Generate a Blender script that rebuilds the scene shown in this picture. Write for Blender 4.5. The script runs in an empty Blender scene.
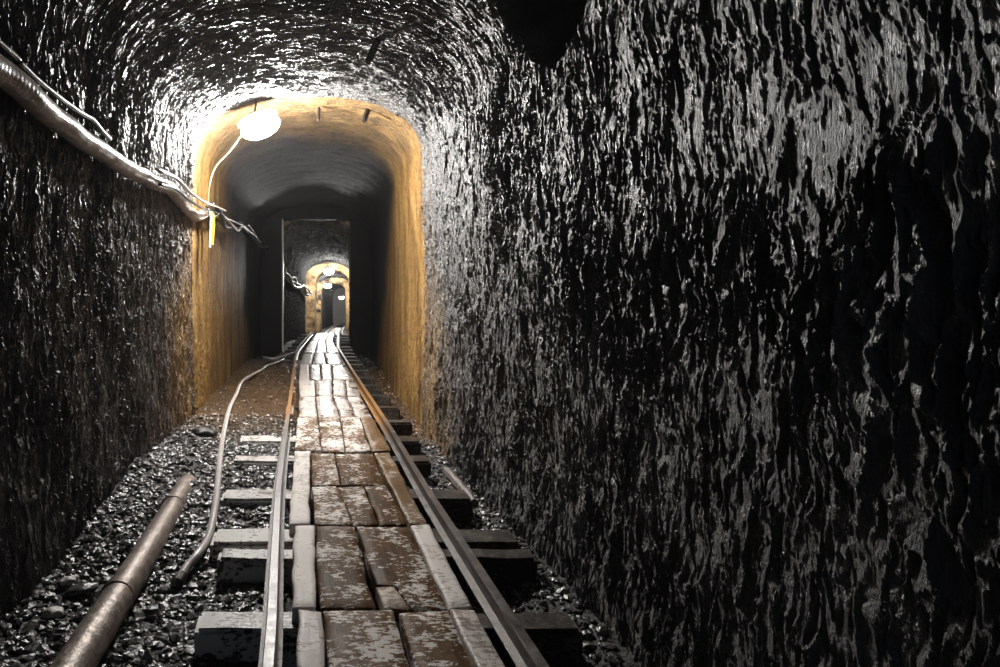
import bpy, bmesh, math, random
import numpy as np
from mathutils import Vector

random.seed(7)
rng = np.random.default_rng(11)
C = bpy.context.scene.collection
PI = math.pi
F, VX, VY, CH = 690.0, 310.0, 293.0, 1.0        # focal length (px), vanishing point, eye height


def depth_of(py, z):
    return (CH - z) * F / (py - VY)


def on_level(px, py, z):
    """point on the horizontal level z seen at a photo pixel"""
    d = depth_of(py, z)
    return ((px - VX) / F * d, d, z)


def on_side(px, py, x):
    """point on the vertical wall x = const seen at a photo pixel"""
    d = x * F / (px - VX)
    return (x, d, CH + (VY - py) / F * d)


def at_depth(px, py, d):
    return ((px - VX) / F * d, d, CH + (VY - py) / F * d)


# ------------------------------------------------------------------ noise
def _hash(ix, iy, seed):
    h = (ix.astype(np.int64) * 374761393 + iy.astype(np.int64) * 668265263 + seed * 2147483647) & 0xFFFFFFFF
    h = ((h ^ (h >> 13)) * 1274126177) & 0xFFFFFFFF
    h = ((h ^ (h >> 16)) * 2246822519) & 0xFFFFFFFF
    return (h ^ (h >> 15)) & 0xFFFFFFFF


def hash01(ix, iy, seed):
    return _hash(ix, iy, seed) / 4294967296.0


def gnoise(x, y, seed=0):
    x = np.asarray(x, float); y = np.asarray(y, float)
    ix = np.floor(x); iy = np.floor(y)
    fx = x - ix; fy = y - iy
    sx = fx * fx * fx * (fx * (fx * 6 - 15) + 10); sy = fy * fy * fy * (fy * (fy * 6 - 15) + 10)
    out = []
    for dx, dy in ((0, 0), (1, 0), (0, 1), (1, 1)):
        a = hash01(ix + dx, iy + dy, seed) * 2 * PI
        out.append(np.cos(a) * (fx - dx) + np.sin(a) * (fy - dy))
    a = out[0] + (out[1] - out[0]) * sx
    b = out[2] + (out[3] - out[2]) * sx
    return (a + (b - a) * sy) * 1.5


def fbm(x, y, seed=0, o=3):
    r = 0; a = 1.0; t = 0
    for k in range(o):
        r = r + a * gnoise(x * 2 ** k, y * 2 ** k, seed + k * 17); t += a; a *= .5
    return r / t


def voronoi(x, y, seed=0):
    ix = np.floor(x); iy = np.floor(y)
    f1 = np.full(x.shape, 9.0); f2 = np.full(x.shape, 9.0); cid = np.zeros(x.shape)
    for dx in (-1, 0, 1):
        for dy in (-1, 0, 1):
            cx = ix + dx; cy = iy + dy
            px = cx + hash01(cx, cy, seed); py = cy + hash01(cx, cy, seed + 5)
            d = np.hypot(px - x, py - y)
            near = d < f1
            f2 = np.where(near, f1, np.minimum(f2, d))
            cid = np.where(near, hash01(cx, cy, seed + 9), cid)
            f1 = np.where(near, d, f1)
    return f1, f2, cid


def sstep(a, b, x):
    t = np.clip((x - a) / (b - a), 0, 1)
    return t * t * (3 - 2 * t)


# ------------------------------------------------------------------ objects
def link(o, parent=None):
    C.objects.link(o)
    if parent is not None:
        o.parent = parent
    return o


def thing(name, label, cat, loc=(0, 0, 0), group=None):
    o = bpy.data.objects.new(name, None)
    o.empty_display_size = .05
    link(o)
    o.location = loc
    tag(o, label, cat, group)
    return o


def tag(o, label=None, cat=None, group=None, kind=None):
    if label: o['label'] = label
    if cat: o['category'] = cat
    if group: o['group'] = group
    if kind: o['kind'] = kind
    return o


def mesh_obj(name, verts, faces, mat, parent=None, smooth=False, origin=None):
    """verts in world space; origin (world) becomes the object's own location"""
    vs = np.asarray(verts, float)
    po = Vector(parent.location) if parent is not None else Vector((0, 0, 0))
    if origin is None:
        origin = po if parent is not None else Vector((0, 0, 0))
    origin = Vector(origin)
    vs = vs - np.array(origin)
    me = bpy.data.meshes.new(name)
    me.from_pydata([tuple(v) for v in vs], [], [tuple(int(i) for i in f) for f in faces])
    for m in (mat if isinstance(mat, (list, tuple)) else [mat]):
        me.materials.append(m)
    if smooth:
        me.polygons.foreach_set('use_smooth', [True] * len(me.polygons))
    me.update()
    o = bpy.data.objects.new(name, me)
    link(o, parent)
    o.location = origin - po
    return o


def big_mesh(name, co, quads, mats, midx=None, smooth=True):
    me = bpy.data.meshes.new(name)
    n = len(quads); k = quads.shape[1]
    me.vertices.add(len(co)); me.vertices.foreach_set('co', co.astype(np.float32).ravel())
    me.loops.add(n * k); me.loops.foreach_set('vertex_index', quads.astype(np.int32).ravel())
    me.polygons.add(n); me.polygons.foreach_set('loop_start', np.arange(0, n * k, k, dtype=np.int32))
    me.polygons.foreach_set('loop_total', np.full(n, k, dtype=np.int32))
    for m in mats: me.materials.append(m)
    if midx is not None: me.polygons.foreach_set('material_index', midx.astype(np.int32))
    me.polygons.foreach_set('use_smooth', np.full(n, smooth))
    me.update(calc_edges=True); me.validate()
    o = bpy.data.objects.new(name, me)
    return link(o)


def bevel_box(name, lo, hi, mat, parent=None, bev=.008, seg=2, wob=0., cuts=0, origin=None, tilt=0.):
    """box with bevelled, slightly worn edges"""
    lo = Vector(lo); hi = Vector(hi)
    bm = bmesh.new()
    bmesh.ops.create_cube(bm, size=1)
    s = hi - lo; c = (hi + lo) / 2
    for v in bm.verts:
        v.co = Vector((v.co.x * s.x, v.co.y * s.y, v.co.z * s.z))
    if cuts:
        ax = max(range(3), key=lambda i: s[i])
        es = [e for e in bm.edges if abs((e.verts[0].co - e.verts[1].co)[ax]) > s[ax] * .9]
        bmesh.ops.subdivide_edges(bm, edges=es, cuts=cuts, use_grid_fill=True)
    bmesh.ops.bevel(bm, geom=[e for e in bm.edges if e.is_manifold and e.calc_face_angle(0) > .5], offset=bev, segments=seg, affect='EDGES')
    sd = random.random() * 50
    for v in bm.verts:
        if wob:
            p = v.co * 7 + Vector((sd, sd * 2, sd * 3))
            from mathutils import noise as mn
            v.co += mn.noise_vector(p) * wob
    if tilt:
        for v in bm.verts:
            x, y = v.co.x, v.co.y
            v.co.x = x * math.cos(tilt) - y * math.sin(tilt); v.co.y = x * math.sin(tilt) + y * math.cos(tilt)
    for v in bm.verts: v.co += c
    bm.verts.ensure_lookup_table()
    vs = [tuple(v.co) for v in bm.verts]; fs = [[v.index for v in f.verts] for f in bm.faces]
    bm.free()
    return mesh_obj(name, vs, fs, mat, parent, smooth=False, origin=origin)


def catmull(pts, per=6):
    p = [np.array(q, float) for q in pts]
    p = [2 * p[0] - p[1]] + p + [2 * p[-1] - p[-2]]
    out = []
    for i in range(1, len(p) - 2):
        for k in range(per):
            t = k / per
            a, b, c, d = p[i - 1], p[i], p[i + 1], p[i + 2]
            out.append(.5 * (2 * b + (c - a) * t + (2 * a - 5 * b + 4 * c - d) * t * t + (3 * b - a - 3 * c + d) * t ** 3))
    out.append(p[-2])
    return np.array(out)


def tube_data(path, radii, ns=12, cap=True, ridged=0., ridge_len=.012):
    path = np.asarray(path, float); n = len(path)
    radii = np.full(n, radii) if np.isscalar(radii) else np.asarray(radii)
    tan = np.gradient(path, axis=0); tan /= np.linalg.norm(tan, axis=1)[:, None] + 1e-12
    vs = []; fs = []
    ref = np.array([0, 0, 1.0]) if abs(tan[0][2]) < .9 else np.array([1.0, 0, 0])
    for i in range(n):
        s = np.cross(tan[i], ref); s /= np.linalg.norm(s); u = np.cross(s, tan[i]); ref = u
        for k in range(ns):
            a = 2 * PI * k / ns
            vs.append(path[i] + radii[i] * (math.cos(a) * s + math.sin(a) * u))
    for i in range(n - 1):
        for k in range(ns):
            k2 = (k + 1) % ns
            fs.append((i * ns + k, i * ns + k2, (i + 1) * ns + k2, (i + 1) * ns + k))
    if cap:
        fs.append(tuple(range(ns - 1, -1, -1))); fs.append(tuple((n - 1) * ns + k for k in range(ns)))
    return vs, fs


def merge(*parts):
    vs = []; fs = []
    for v, f in parts:
        b = len(vs); vs += list(v); fs += [tuple(i + b for i in q) for q in f]
    return vs, fs


# ------------------------------------------------------------------ materials
class NT:
    def __init__(self, name):
        self.m = bpy.data.materials.new(name); self.m.use_nodes = True
        self.t = self.m.node_tree; self.t.nodes.clear()
        self.out = self.n('ShaderNodeOutputMaterial')
        self.b = self.n('ShaderNodeBsdfPrincipled')
        self.l(self.b.outputs[0], self.out.inputs[0])

    def n(self, t, **kw):
        x = self.t.nodes.new(t)
        for k, v in kw.items(): setattr(x, k, v)
        return x

    def l(self, a, b): self.t.links.new(a, b)

    def pos(self, scale=(1, 1, 1)):
        g = self.n('ShaderNodeNewGeometry'); mp = self.n('ShaderNodeMapping')
        mp.inputs['Scale'].default_value = scale
        self.l(g.outputs['Position'], mp.inputs['Vector'])
        return mp.outputs[0]

    def xyz(self):
        g = self.n('ShaderNodeNewGeometry'); s = self.n('ShaderNodeSeparateXYZ')
        self.l(g.outputs['Position'], s.inputs[0])
        return s.outputs

    def noise(self, vec, scale, detail=4, rough=.55):
        x = self.n('ShaderNodeTexNoise'); x.inputs['Scale'].default_value = scale
        x.inputs['Detail'].default_value = detail; x.inputs['Roughness'].default_value = rough
        self.l(vec, x.inputs['Vector'])
        return x.outputs['Fac']

    def math(self, op, a, b=0.0, clamp=False):
        x = self.n('ShaderNodeMath', operation=op, use_clamp=clamp)
        for i, v in enumerate((a, b)):
            if isinstance(v, (int, float)): x.inputs[i].default_value = v
            else: self.l(v, x.inputs[i])
        return x.outputs[0]

    def rng(self, v, a, b, c=0., d=1., smooth=True):
        x = self.n('ShaderNodeMapRange')
        if smooth: x.interpolation_type = 'SMOOTHSTEP'
        self.l(v, x.inputs[0])
        for i, q in enumerate((a, b, c, d)): x.inputs[i + 1].default_value = q
        return x.outputs[0]

    def ramp(self, fac, stops):
        x = self.n('ShaderNodeValToRGB'); e = x.color_ramp.elements
        while len(e) < len(stops): e.new(.5)
        for q, (p, c) in zip(e, stops):
            q.position = p; q.color = (*c, 1)
        self.l(fac, x.inputs[0])
        return x.outputs[0]

    def mix(self, fac, a, b):
        x = self.n('ShaderNodeMix', data_type='RGBA')
        if isinstance(fac, (int, float)): x.inputs[0].default_value = fac
        else: self.l(fac, x.inputs[0])
        for i, v in ((6, a), (7, b)):
            if isinstance(v, tuple): x.inputs[i].default_value = (*v, 1)
            else: self.l(v, x.inputs[i])
        return x.outputs[2]

    def bump(self, h, strength, dist):
        x = self.n('ShaderNodeBump'); x.inputs['Strength'].default_value = strength
        x.inputs['Distance'].default_value = dist
        self.l(h, x.inputs['Height'])
        self.l(x.outputs[0], self.b.inputs['Normal'])

    def set(self, color=None, rough=None, metal=None, spec=None, coat=None, coat_rough=None):
        for key, v in (('Base Color', color), ('Roughness', rough), ('Metallic', metal), ('Specular IOR Level', spec),
                       ('Coat Weight', coat), ('Coat Roughness', coat_rough)):
            if v is None: continue
            if isinstance(v, tuple): self.b.inputs[key].default_value = (*v, 1)
            elif isinstance(v, (int, float)): self.b.inputs[key].default_value = v
            else: self.l(v, self.b.inputs[key])
        return self.m


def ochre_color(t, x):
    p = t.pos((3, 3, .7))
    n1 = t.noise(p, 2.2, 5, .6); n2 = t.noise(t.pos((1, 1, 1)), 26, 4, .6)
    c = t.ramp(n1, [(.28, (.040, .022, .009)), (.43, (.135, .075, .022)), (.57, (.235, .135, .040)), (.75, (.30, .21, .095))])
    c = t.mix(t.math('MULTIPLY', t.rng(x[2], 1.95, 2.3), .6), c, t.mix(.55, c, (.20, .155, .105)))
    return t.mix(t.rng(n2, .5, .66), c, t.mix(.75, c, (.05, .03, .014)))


def mat_rock():
    t = NT('wet_black_rock'); x = t.xyz()
    n = t.noise(t.pos((1, 1, .35)), 9, 5, .6)
    c = t.ramp(n, [(.3, (.02, .02, .0205)), (.55, (.066, .063, .060)), (.75, (.15, .143, .135))])
    # brown mineral film over the lower part of the rock and near the ochre lining
    low = t.math('MULTIPLY', t.rng(x[2], 1.25, .35), t.rng(t.noise(t.pos((1, 1, .5)), 4, 3), .38, .62))
    c = t.mix(t.math('MULTIPLY', low, .5), c, (.034, .024, .017))
    edge = t.math('ADD', x[1], t.math('MULTIPLY', t.noise(t.pos((1, 1, .5)), 6, 5, .65), 1.6))
    low2 = t.rng(x[2], 1.9, .2, 0., .75)
    e = t.rng(t.math('ADD', edge, low2), 5.15, 5.95)
    e = t.math('MULTIPLY', e, t.rng(x[2], 2.1, 1.6, .15, 1.))
    c = t.mix(e, c, ochre_color(t, x))
    r = t.rng(t.noise(t.pos((1, 1, .5)), 30, 3), .3, .7, .28, .56)
    h1 = t.noise(t.pos((1, 1, .24)), 130, 5, .66); h2 = t.noise(t.pos((1, 1, .6)), 260, 2, .5)
    t.bump(t.math('ADD', h1, t.math('MULTIPLY', h2, .35)), 1., .013)
    return t.set(c, r, spec=1.)


def mat_lining():
    t = NT('ochre_stained_stone'); x = t.xyz()
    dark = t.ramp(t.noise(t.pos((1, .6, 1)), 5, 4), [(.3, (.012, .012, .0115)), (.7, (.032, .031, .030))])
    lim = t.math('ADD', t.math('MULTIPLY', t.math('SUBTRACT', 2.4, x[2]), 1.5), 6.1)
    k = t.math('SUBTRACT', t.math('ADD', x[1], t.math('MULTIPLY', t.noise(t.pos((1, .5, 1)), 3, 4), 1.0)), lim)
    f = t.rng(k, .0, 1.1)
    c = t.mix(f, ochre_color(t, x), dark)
    h1 = t.noise(t.pos((1, 1, .4)), 60, 5, .6)
    t.bump(h1, .6, .008)
    return t.set(c, t.rng(h1, .3, .7, .5, .7), spec=.35)


def mat_far():
    t = NT('far_tunnel_rock'); x = t.xyz()
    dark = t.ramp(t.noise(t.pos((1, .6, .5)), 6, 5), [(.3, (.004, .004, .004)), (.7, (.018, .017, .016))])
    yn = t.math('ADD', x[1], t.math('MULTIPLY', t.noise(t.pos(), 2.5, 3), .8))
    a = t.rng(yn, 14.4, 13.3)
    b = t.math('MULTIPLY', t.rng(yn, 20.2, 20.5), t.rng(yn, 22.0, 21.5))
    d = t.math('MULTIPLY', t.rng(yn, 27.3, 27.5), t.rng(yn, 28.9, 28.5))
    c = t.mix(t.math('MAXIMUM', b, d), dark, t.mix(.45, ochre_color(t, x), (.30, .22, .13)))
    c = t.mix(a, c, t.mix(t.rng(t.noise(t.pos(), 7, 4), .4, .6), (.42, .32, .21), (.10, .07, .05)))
    h1 = t.noise(t.pos((1, 1, .35)), 22, 6, .65)
    t.bump(h1, 1., .04)
    return t.set(c, t.rng(h1, .3, .7, .7, .9), spec=.05)


def mat_ground():
    t = NT('dark_wet_ballast'); x = t.xyz()
    n = t.noise(t.pos(), 30, 4)
    c = t.ramp(n, [(.3, (.012, .011, .011)), (.6, (.04, .037, .034)), (.8, (.09, .085, .08))])
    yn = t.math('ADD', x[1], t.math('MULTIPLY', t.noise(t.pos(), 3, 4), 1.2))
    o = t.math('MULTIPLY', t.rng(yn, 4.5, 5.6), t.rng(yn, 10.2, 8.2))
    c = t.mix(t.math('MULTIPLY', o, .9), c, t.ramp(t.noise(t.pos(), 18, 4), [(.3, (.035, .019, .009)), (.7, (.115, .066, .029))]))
    t.bump(t.noise(t.pos(), 120, 3), .8, .01)
    return t.set(c, t.rng(n, .3, .7, .45, .7), spec=.25)


def mat_stone(name, lo, hi, rough=.35):
    t = NT(name)
    n = t.noise(t.pos(), 45, 3)
    x = t.xyz()
    c = t.ramp(n, [(.3, lo), (.7, hi)])
    if name == 'gravel_stone':
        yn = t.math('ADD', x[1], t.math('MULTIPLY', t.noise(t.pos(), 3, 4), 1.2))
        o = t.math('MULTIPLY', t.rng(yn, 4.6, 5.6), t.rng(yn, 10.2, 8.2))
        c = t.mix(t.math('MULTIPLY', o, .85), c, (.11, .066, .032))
    t.bump(t.noise(t.pos(), 160, 3), .6, .004)
    return t.set(c, rough, spec=.6)


def mat_plank(name, lo, hi, worn, amount, rough=(.28, .5), spec=.16):
    """wet timber; pale worn flecks over brown wood, with lamp glints painted in"""
    t = NT(name)
    ri = t.n('ShaderNodeObjectInfo').outputs['Random']
    off = t.n('ShaderNodeVectorMath', operation='ADD')
    sc = t.n('ShaderNodeCombineXYZ'); t.l(t.math('MULTIPLY', ri, 37.), sc.inputs[0]); t.l(t.math('MULTIPLY', ri, 19.), sc.inputs[1])
    g = t.n('ShaderNodeNewGeometry'); t.l(g.outputs['Position'], off.inputs[0]); t.l(sc.outputs[0], off.inputs[1])

    def P(s):
        mp = t.n('ShaderNodeMapping'); mp.inputs['Scale'].default_value = s; t.l(off.outputs[0], mp.inputs['Vector']); return mp.outputs[0]
    grain = t.noise(P((1, .09, 1)), 70, 4, .6)
    blot = t.noise(P((1, .6, 1)), 9, 4, .6)
    cross = t.noise(P((.55, 1, 1)), 85, 4, .66)
    c = t.ramp(t.math('ADD', t.math('MULTIPLY', grain, .55), t.math('MULTIPLY', blot, .45)), [(.35, lo), (.65, hi)])
    m = t.math('ADD', t.math('MULTIPLY', cross, .62), t.math('MULTIPLY', blot, .50))
    w = t.rng(m, .67 - amount * .25, .70 - amount * .25)
    c = t.mix(t.math('MULTIPLY', w, .9), c, worn)
    h = t.math('ADD', t.math('MULTIPLY', grain, .5), t.math('ADD', t.math('MULTIPLY', cross, .6), t.math('MULTIPLY', w, .12)))
    t.bump(h, .55, .006)
    return t.set(c, t.rng(blot, .35, .65, *rough), spec=spec)


def mat_simple(name, col, rough=.5, metal=0., spec=.5, vary=.35, scale=40, bump=.3, dist=.003):
    t = NT(name)
    n = t.noise(t.pos(), scale, 4)
    c = t.ramp(n, [(.3, tuple(v * (1 - vary) for v in col)), (.7, tuple(min(1, v * (1 + vary)) for v in col))])
    if bump: t.bump(t.noise(t.pos(), scale * 2.5, 3), bump, dist)
    return t.set(c, rough, metal, spec)


def mat_rust(name, a, b, c3, rough=(.3, .6), metal=.4):
    t = NT(name)
    n = t.noise(t.pos(), 22, 5, .65); n2 = t.noise(t.pos(), 90, 4, .6)
    c = t.ramp(t.math('ADD', t.math('MULTIPLY', n, .6), t.math('MULTIPLY', n2, .4)), [(.35, a), (.5, b), (.66, c3)])
    t.bump(n2, .5, .005)
    return t.set(c, t.rng(n2, .3, .7, *rough), metal, .5)


def mat_rail(name, stops, metal):
    t = NT(name); x = t.xyz()
    n = t.noise(t.pos(), 25, 5, .65)
    c = t.ramp(n, stops)
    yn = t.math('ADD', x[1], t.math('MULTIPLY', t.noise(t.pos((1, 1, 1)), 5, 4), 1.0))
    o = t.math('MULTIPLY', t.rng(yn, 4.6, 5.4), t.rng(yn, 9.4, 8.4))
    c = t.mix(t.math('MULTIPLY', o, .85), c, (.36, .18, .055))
    t.bump(t.noise(t.pos(), 120, 4), .5, .003)
    return t.set(c, t.rng(n, .3, .7, .32, .55), metal, .5)


def mat_emit(name, col, strength):
    t = NT(name); t.t.nodes.remove(t.b)
    e = t.n('ShaderNodeEmission'); e.inputs[0].default_value = (*col, 1); e.inputs[1].default_value = strength
    t.l(e.outputs[0], t.out.inputs[0])
    return t.m


ROCK, LINING, FAR, GROUND = mat_rock(), mat_lining(), mat_far(), mat_ground()
GRAVEL = mat_stone('gravel_stone', (.016, .015, .0145), (.11, .104, .098), .25)
DARKPIECE = mat_stone('dark_flat_piece', (.012, .012, .012), (.03, .029, .028), .5)
PALESTONE = mat_stone('pale_stone', (.22, .19, .16), (.5, .46, .41), .5)
KERB = mat_stone('brown_kerb_stone', (.06, .045, .035), (.20, .165, .135), .45)
P_BROWN = mat_plank('wet_brown_plank', (.030, .015, .006), (.135, .070, .026), (.68, .64, .60), .29, (.4, .6), .03)
P_MID = mat_plank('worn_glint_plank', (.045, .024, .010), (.17, .090, .036), (.68, .64, .60), .42, (.4, .6), .04)
P_WET = mat_plank('wet_shining_plank', (.05, .03, .015), (.17, .105, .058), (.54, .51, .48), .42, (.26, .44), .30)
P_PALE = mat_plank('pale_worn_plank', (.22, .175, .145), (.40, .34, .295), (.62, .57, .53), .7, (.35, .6))
P_DARK = mat_plank('dark_tan_plank', (.075, .042, .018), (.17, .10, .045), (.45, .38, .31), .25)
SLEEPER = mat_plank('old_sleeper_wood', (.03, .024, .02), (.16, .14, .125), (.58, .55, .52), .66)
SLEEPER_DARK = mat_plank('dark_sleeper_wood', (.012, .009, .007), (.045, .034, .025), (.09, .075, .06), .3, (.4, .65))
TIMBER = mat_plank('black_mine_timber', (.004, .004, .0035), (.010, .009, .008), (.014, .013, .012), .2, (.6, .8))
RAIL = mat_rail('lit_rail_steel', [(.32, (.10, .09, .082)), (.55, (.20, .185, .175)), (.75, (.28, .265, .255))], .2)  # paler copy of the rail steel, its lamp shine put into the colour
RAIL_DIM = mat_rail('dim_rail_steel', [(.32, (.035, .027, .022)), (.55, (.085, .068, .057)), (.75, (.20, .175, .155))], .3)  # same steel, darkened in colour because it is less lit
RUST = mat_rust('rusty_pipe_iron', (.05, .038, .030), (.19, .15, .125), (.36, .30, .26))
IRON = mat_rust('black_iron', (.012, .010, .009), (.03, .025, .022), (.07, .05, .035))
HOSE = mat_simple('grey_plastic_hose', (.42, .38, .35), .35, 0, .5, .12, 20, .1)
SHEATH = mat_simple('grey_brown_cable_sheath', (.36, .30, .26), .32, 0, .6, .3, 30, .4, .004)
BLACKCABLE = mat_simple('black_cable_rubber', (.022, .022, .023), .3, 0, .6, .2)
WHITEWIRE = mat_simple('pale_lamp_wire', (.45, .38, .27), .5, 0, .5, .15, 30, 0)
YELLOW = mat_simple('yellow_plastic_strap', (.85, .50, .04), .4, 0, .5, .12, 25, .1)
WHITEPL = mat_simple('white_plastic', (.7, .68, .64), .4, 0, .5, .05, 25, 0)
FITTING = mat_simple('grey_lamp_fitting', (.22, .20, .18), .5, .2, .5, .2, 30, 0)

# ------------------------------------------------------------------ tunnel shape along its length
def ip(y, pts):
    return np.interp(y, [p[0] for p in pts], [p[1] for p in pts])


CX = [(-5, 0), (11.7, .0), (11.9, .12), (13, .12), (14, .17), (17, .38), (20, .60), (24, .80), (28, 1.0), (34, 1.5), (42, 2.3)]
ZF = [(-5, 0), (14.5, 0), (17, -.19), (20, -.36), (22, -.44), (27, -.60), (34, -.74), (42, -.9)]
HL = [(-5, .86), (1, .85), (2, .845), (3.5, .87), (4.84, .80), (4.88, .808), (6, .83), (8, .81), (10.3, .79), (11.8, .82),
      (11.9, .62), (17, .62), (19.0, .64), (20.0, .76), (20.02, .45), (20.9, .45), (20.92, .8), (27.0, .75), (27.02, .52), (27.9, .52), (27.95, .8), (42, .8)]
HR = [(-5, .84), (2, .83), (3, .80), (4.4, .765), (4.70, .76), (4.75, .785), (6.4, .80), (9, .90), (11.7, 1.03), (11.8, 1.03), (11.9, .62), (14, .62),
      (20.0, .64), (20.02, .55), (20.9, .55), (20.92, .8), (27.0, .75), (27.02, .45), (27.9, .45), (27.95, .8), (42, .8)]
ZS = [(-5, 1.9), (2, 1.86), (4.82, 1.94), (4.86, 1.97), (11.7, 1.95), (12, 1.75), (20.0, 1.72), (20.02, 1.60), (20.9, 1.60), (20.92, 1.8), (27, 1.8), (27.02, 1.65), (27.9, 1.65), (27.95, 1.8), (42, 1.8)]
ZT = [(-5, 2.36), (2, 2.33), (4.82, 2.38), (4.86, 2.415), (7, 2.42), (11.7, 2.46), (12, 2.28), (20.0, 2.22), (20.02, 2.05), (20.9, 2.05), (20.92, 2.2), (27, 2.2), (27.02, 2.0), (27.9, 2.0), (27.95, 2.2), (42, 2.2)]


def spread(*segs):
    r = []
    for a, b, st in segs: r += list(np.arange(a, b, st))
    return np.array(r)


rows = spread((-1.6, .70, .035), (.70, 2.2, .0031), (2.2, 4.86, .0043), (4.86, 7.5, .0085), (7.5, 11.9, .017), (11.9, 20, .045), (20, 21, .02),
              (21, 27, .06), (27, 28, .02), (28, 41, .1))
NW, NA = 330, 250


def build_tunnel():
    y = rows[:, None]
    cx, zf, hl, hr, zs, zt = (ip(rows, q)[:, None] for q in (CX, ZF, HL, HR, ZS, ZT))
    # columns: left wall up, arch, right wall down; u = metres along the profile
    tw = np.linspace(0, 1, NW)[None, :]
    zbase = -.14
    zl = zbase + (zs - zbase) * tw
    xl = np.broadcast_to(-hl, zl.shape) - .02 * np.sin(tw * PI)
    th = np.linspace(PI, 0, NA)[None, :]
    ex = 2 / 2.25
    ca, sa = np.cos(th), np.sin(th)
    half = np.where(ca < 0, hl, hr)
    xa = np.sign(ca) * np.abs(ca) ** ex * half
    za = zs + (zt - zs) * np.abs(sa) ** ex
    xr = np.broadcast_to(hr, zl.shape) + .02 * np.sin(tw * PI)
    X = np.concatenate([xl[:, :-1], xa, xr[:, ::-1][:, 1:]], 1)
    Z = np.concatenate([zl[:, :-1], za, zl[:, ::-1][:, 1:]], 1)
    Y = np.broadcast_to(y, X.shape).copy()
    ref = np.argmin(abs(rows - 3.0))
    du = np.hypot(np.diff(X[ref]), np.diff(Z[ref]))
    u = np.concatenate([[0], np.cumsum(du)])
    U = np.broadcast_to(u[None, :], X.shape)
    tx = np.gradient(X, axis=1); tz = np.gradient(Z, axis=1)
    ln = np.hypot(tx, tz) + 1e-9
    NX, NZ = tz / ln, -tx / ln                      # into the tunnel
    i_l, i_r = NW - 1, NW - 1 + NA - 1
    u_r = u[i_r]
    # ---- hewn relief: scallops stretched along the profile
    wv = Y + .03 * gnoise(U * 5, Y * 6, 1) + .012 * gnoise(U * 14, Y * 30, 2)
    wu = U + .06 * gnoise(U * 3, Y * 9, 3)
    f1, f2, cid = voronoi(wu / .145, wv / .027, 21)
    g1, g2, gid = voronoi(wu / .075 + 7.3, wv / .0125 + 1.7, 33)
    k1, k2, kid = voronoi(wu / .30 + 2.1, wv / .09 + 4.2, 47)
    big = gnoise(U * 1.1, Y * 1.3, 5) * .014 + gnoise(U * 2.6, Y * 4.4, 6) * .009
    sc = (np.minimum(f1, 1) ** 1.25) * (.006 + .024 * cid ** 1.5) - .010
    sc2 = (np.minimum(g1, 1) ** 1.15) * (.004 + .012 * gid) - .006
    sc3 = (np.minimum(k1, 1.1) ** 1.8) * (.020 * kid ** 2)
    fine = gnoise(wu * 17, wv * 95, 8) * .0046 + gnoise(wu * 48, wv * 150, 9) * .0030
    pits = -np.maximum(0, gnoise(wu * 6.0, wv * 22, 12) - .36) * .045
    rough = sc + sc2 + sc3 + fine + pits
    rough = rough - rough.mean()
    # calm patches
    patch = sstep(.0, .5, gnoise(U * 1.7 + 3, Y * 1.9, 14))
    amp = .65 + .5 * patch
    # the smoother, plastered band along the near right wall with a ledge under it
    zloc = Z
    right = U > u_r
    zl_ = Z + .035 * gnoise(U * 2, Y * 5, 16) + .02 * gnoise(U * 9, Y * 16, 26)
    ledge = right * sstep(1.75, 1.30, Y + .2 * gnoise(U * 4, Y * 4, 15)) * sstep(1.13, 1.24, zl_) * sstep(1.50, 1.30, zl_ + .10 * gnoise(U * 5, Y * 7, 17))
    ledge = ledge * (.75 + .25 * sstep(-.3, .4, gnoise(U * 7, Y * 6, 27)))
    amp = amp * (1 - .17 * right * sstep(2.3, 1.2, Y)) * (1 - .55 * ledge)
    lin = sstep(4.80, 4.90, Y + .06 * gnoise(U * 9, Y * 3, 18))
    lowrough = sstep(1.2, .3, Z)
    amp = amp * (1 - lin) + lin * (.09 + .34 * sstep(6.4, 5.0, Y) + .30 * lowrough * sstep(9, 5, Y))
    far = sstep(11.8, 12, Y)
    amp = amp * (1 - far) + far * 1.1
    d = big * (1 - .55 * lin) + rough * amp - .004 * ledge
    # dark cavity in the right haunch
    du_ = (U - (u_r - .19)) / .28; dv_ = (Y - 2.33) / .34
    rr = np.hypot(du_, dv_) + .14 * gnoise(U * 6, Y * 8, 19) + .05 * gnoise(U * 20, Y * 30, 20)
    hole = sstep(1.0, .78, rr)
    d = d * (1 - .5 * hole) - .55 * hole
    X = X + cx + NX * d
    Z = Z + zf + NZ * d
    P = np.stack([X, Y, Z], -1)
    nr = len(rows)
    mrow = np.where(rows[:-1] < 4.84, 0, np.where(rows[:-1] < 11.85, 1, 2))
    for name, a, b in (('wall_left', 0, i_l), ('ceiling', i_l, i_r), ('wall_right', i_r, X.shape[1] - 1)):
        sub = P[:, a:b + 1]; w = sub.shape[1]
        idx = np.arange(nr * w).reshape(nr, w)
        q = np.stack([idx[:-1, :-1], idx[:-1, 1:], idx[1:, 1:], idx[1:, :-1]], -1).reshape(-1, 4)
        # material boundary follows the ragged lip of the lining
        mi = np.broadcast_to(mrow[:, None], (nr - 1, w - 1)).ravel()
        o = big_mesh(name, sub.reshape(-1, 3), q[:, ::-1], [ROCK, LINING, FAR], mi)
        o.data.polygons.foreach_set('use_smooth', mi > 0)
        tag(o, kind='structure')


build_tunnel()


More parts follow.
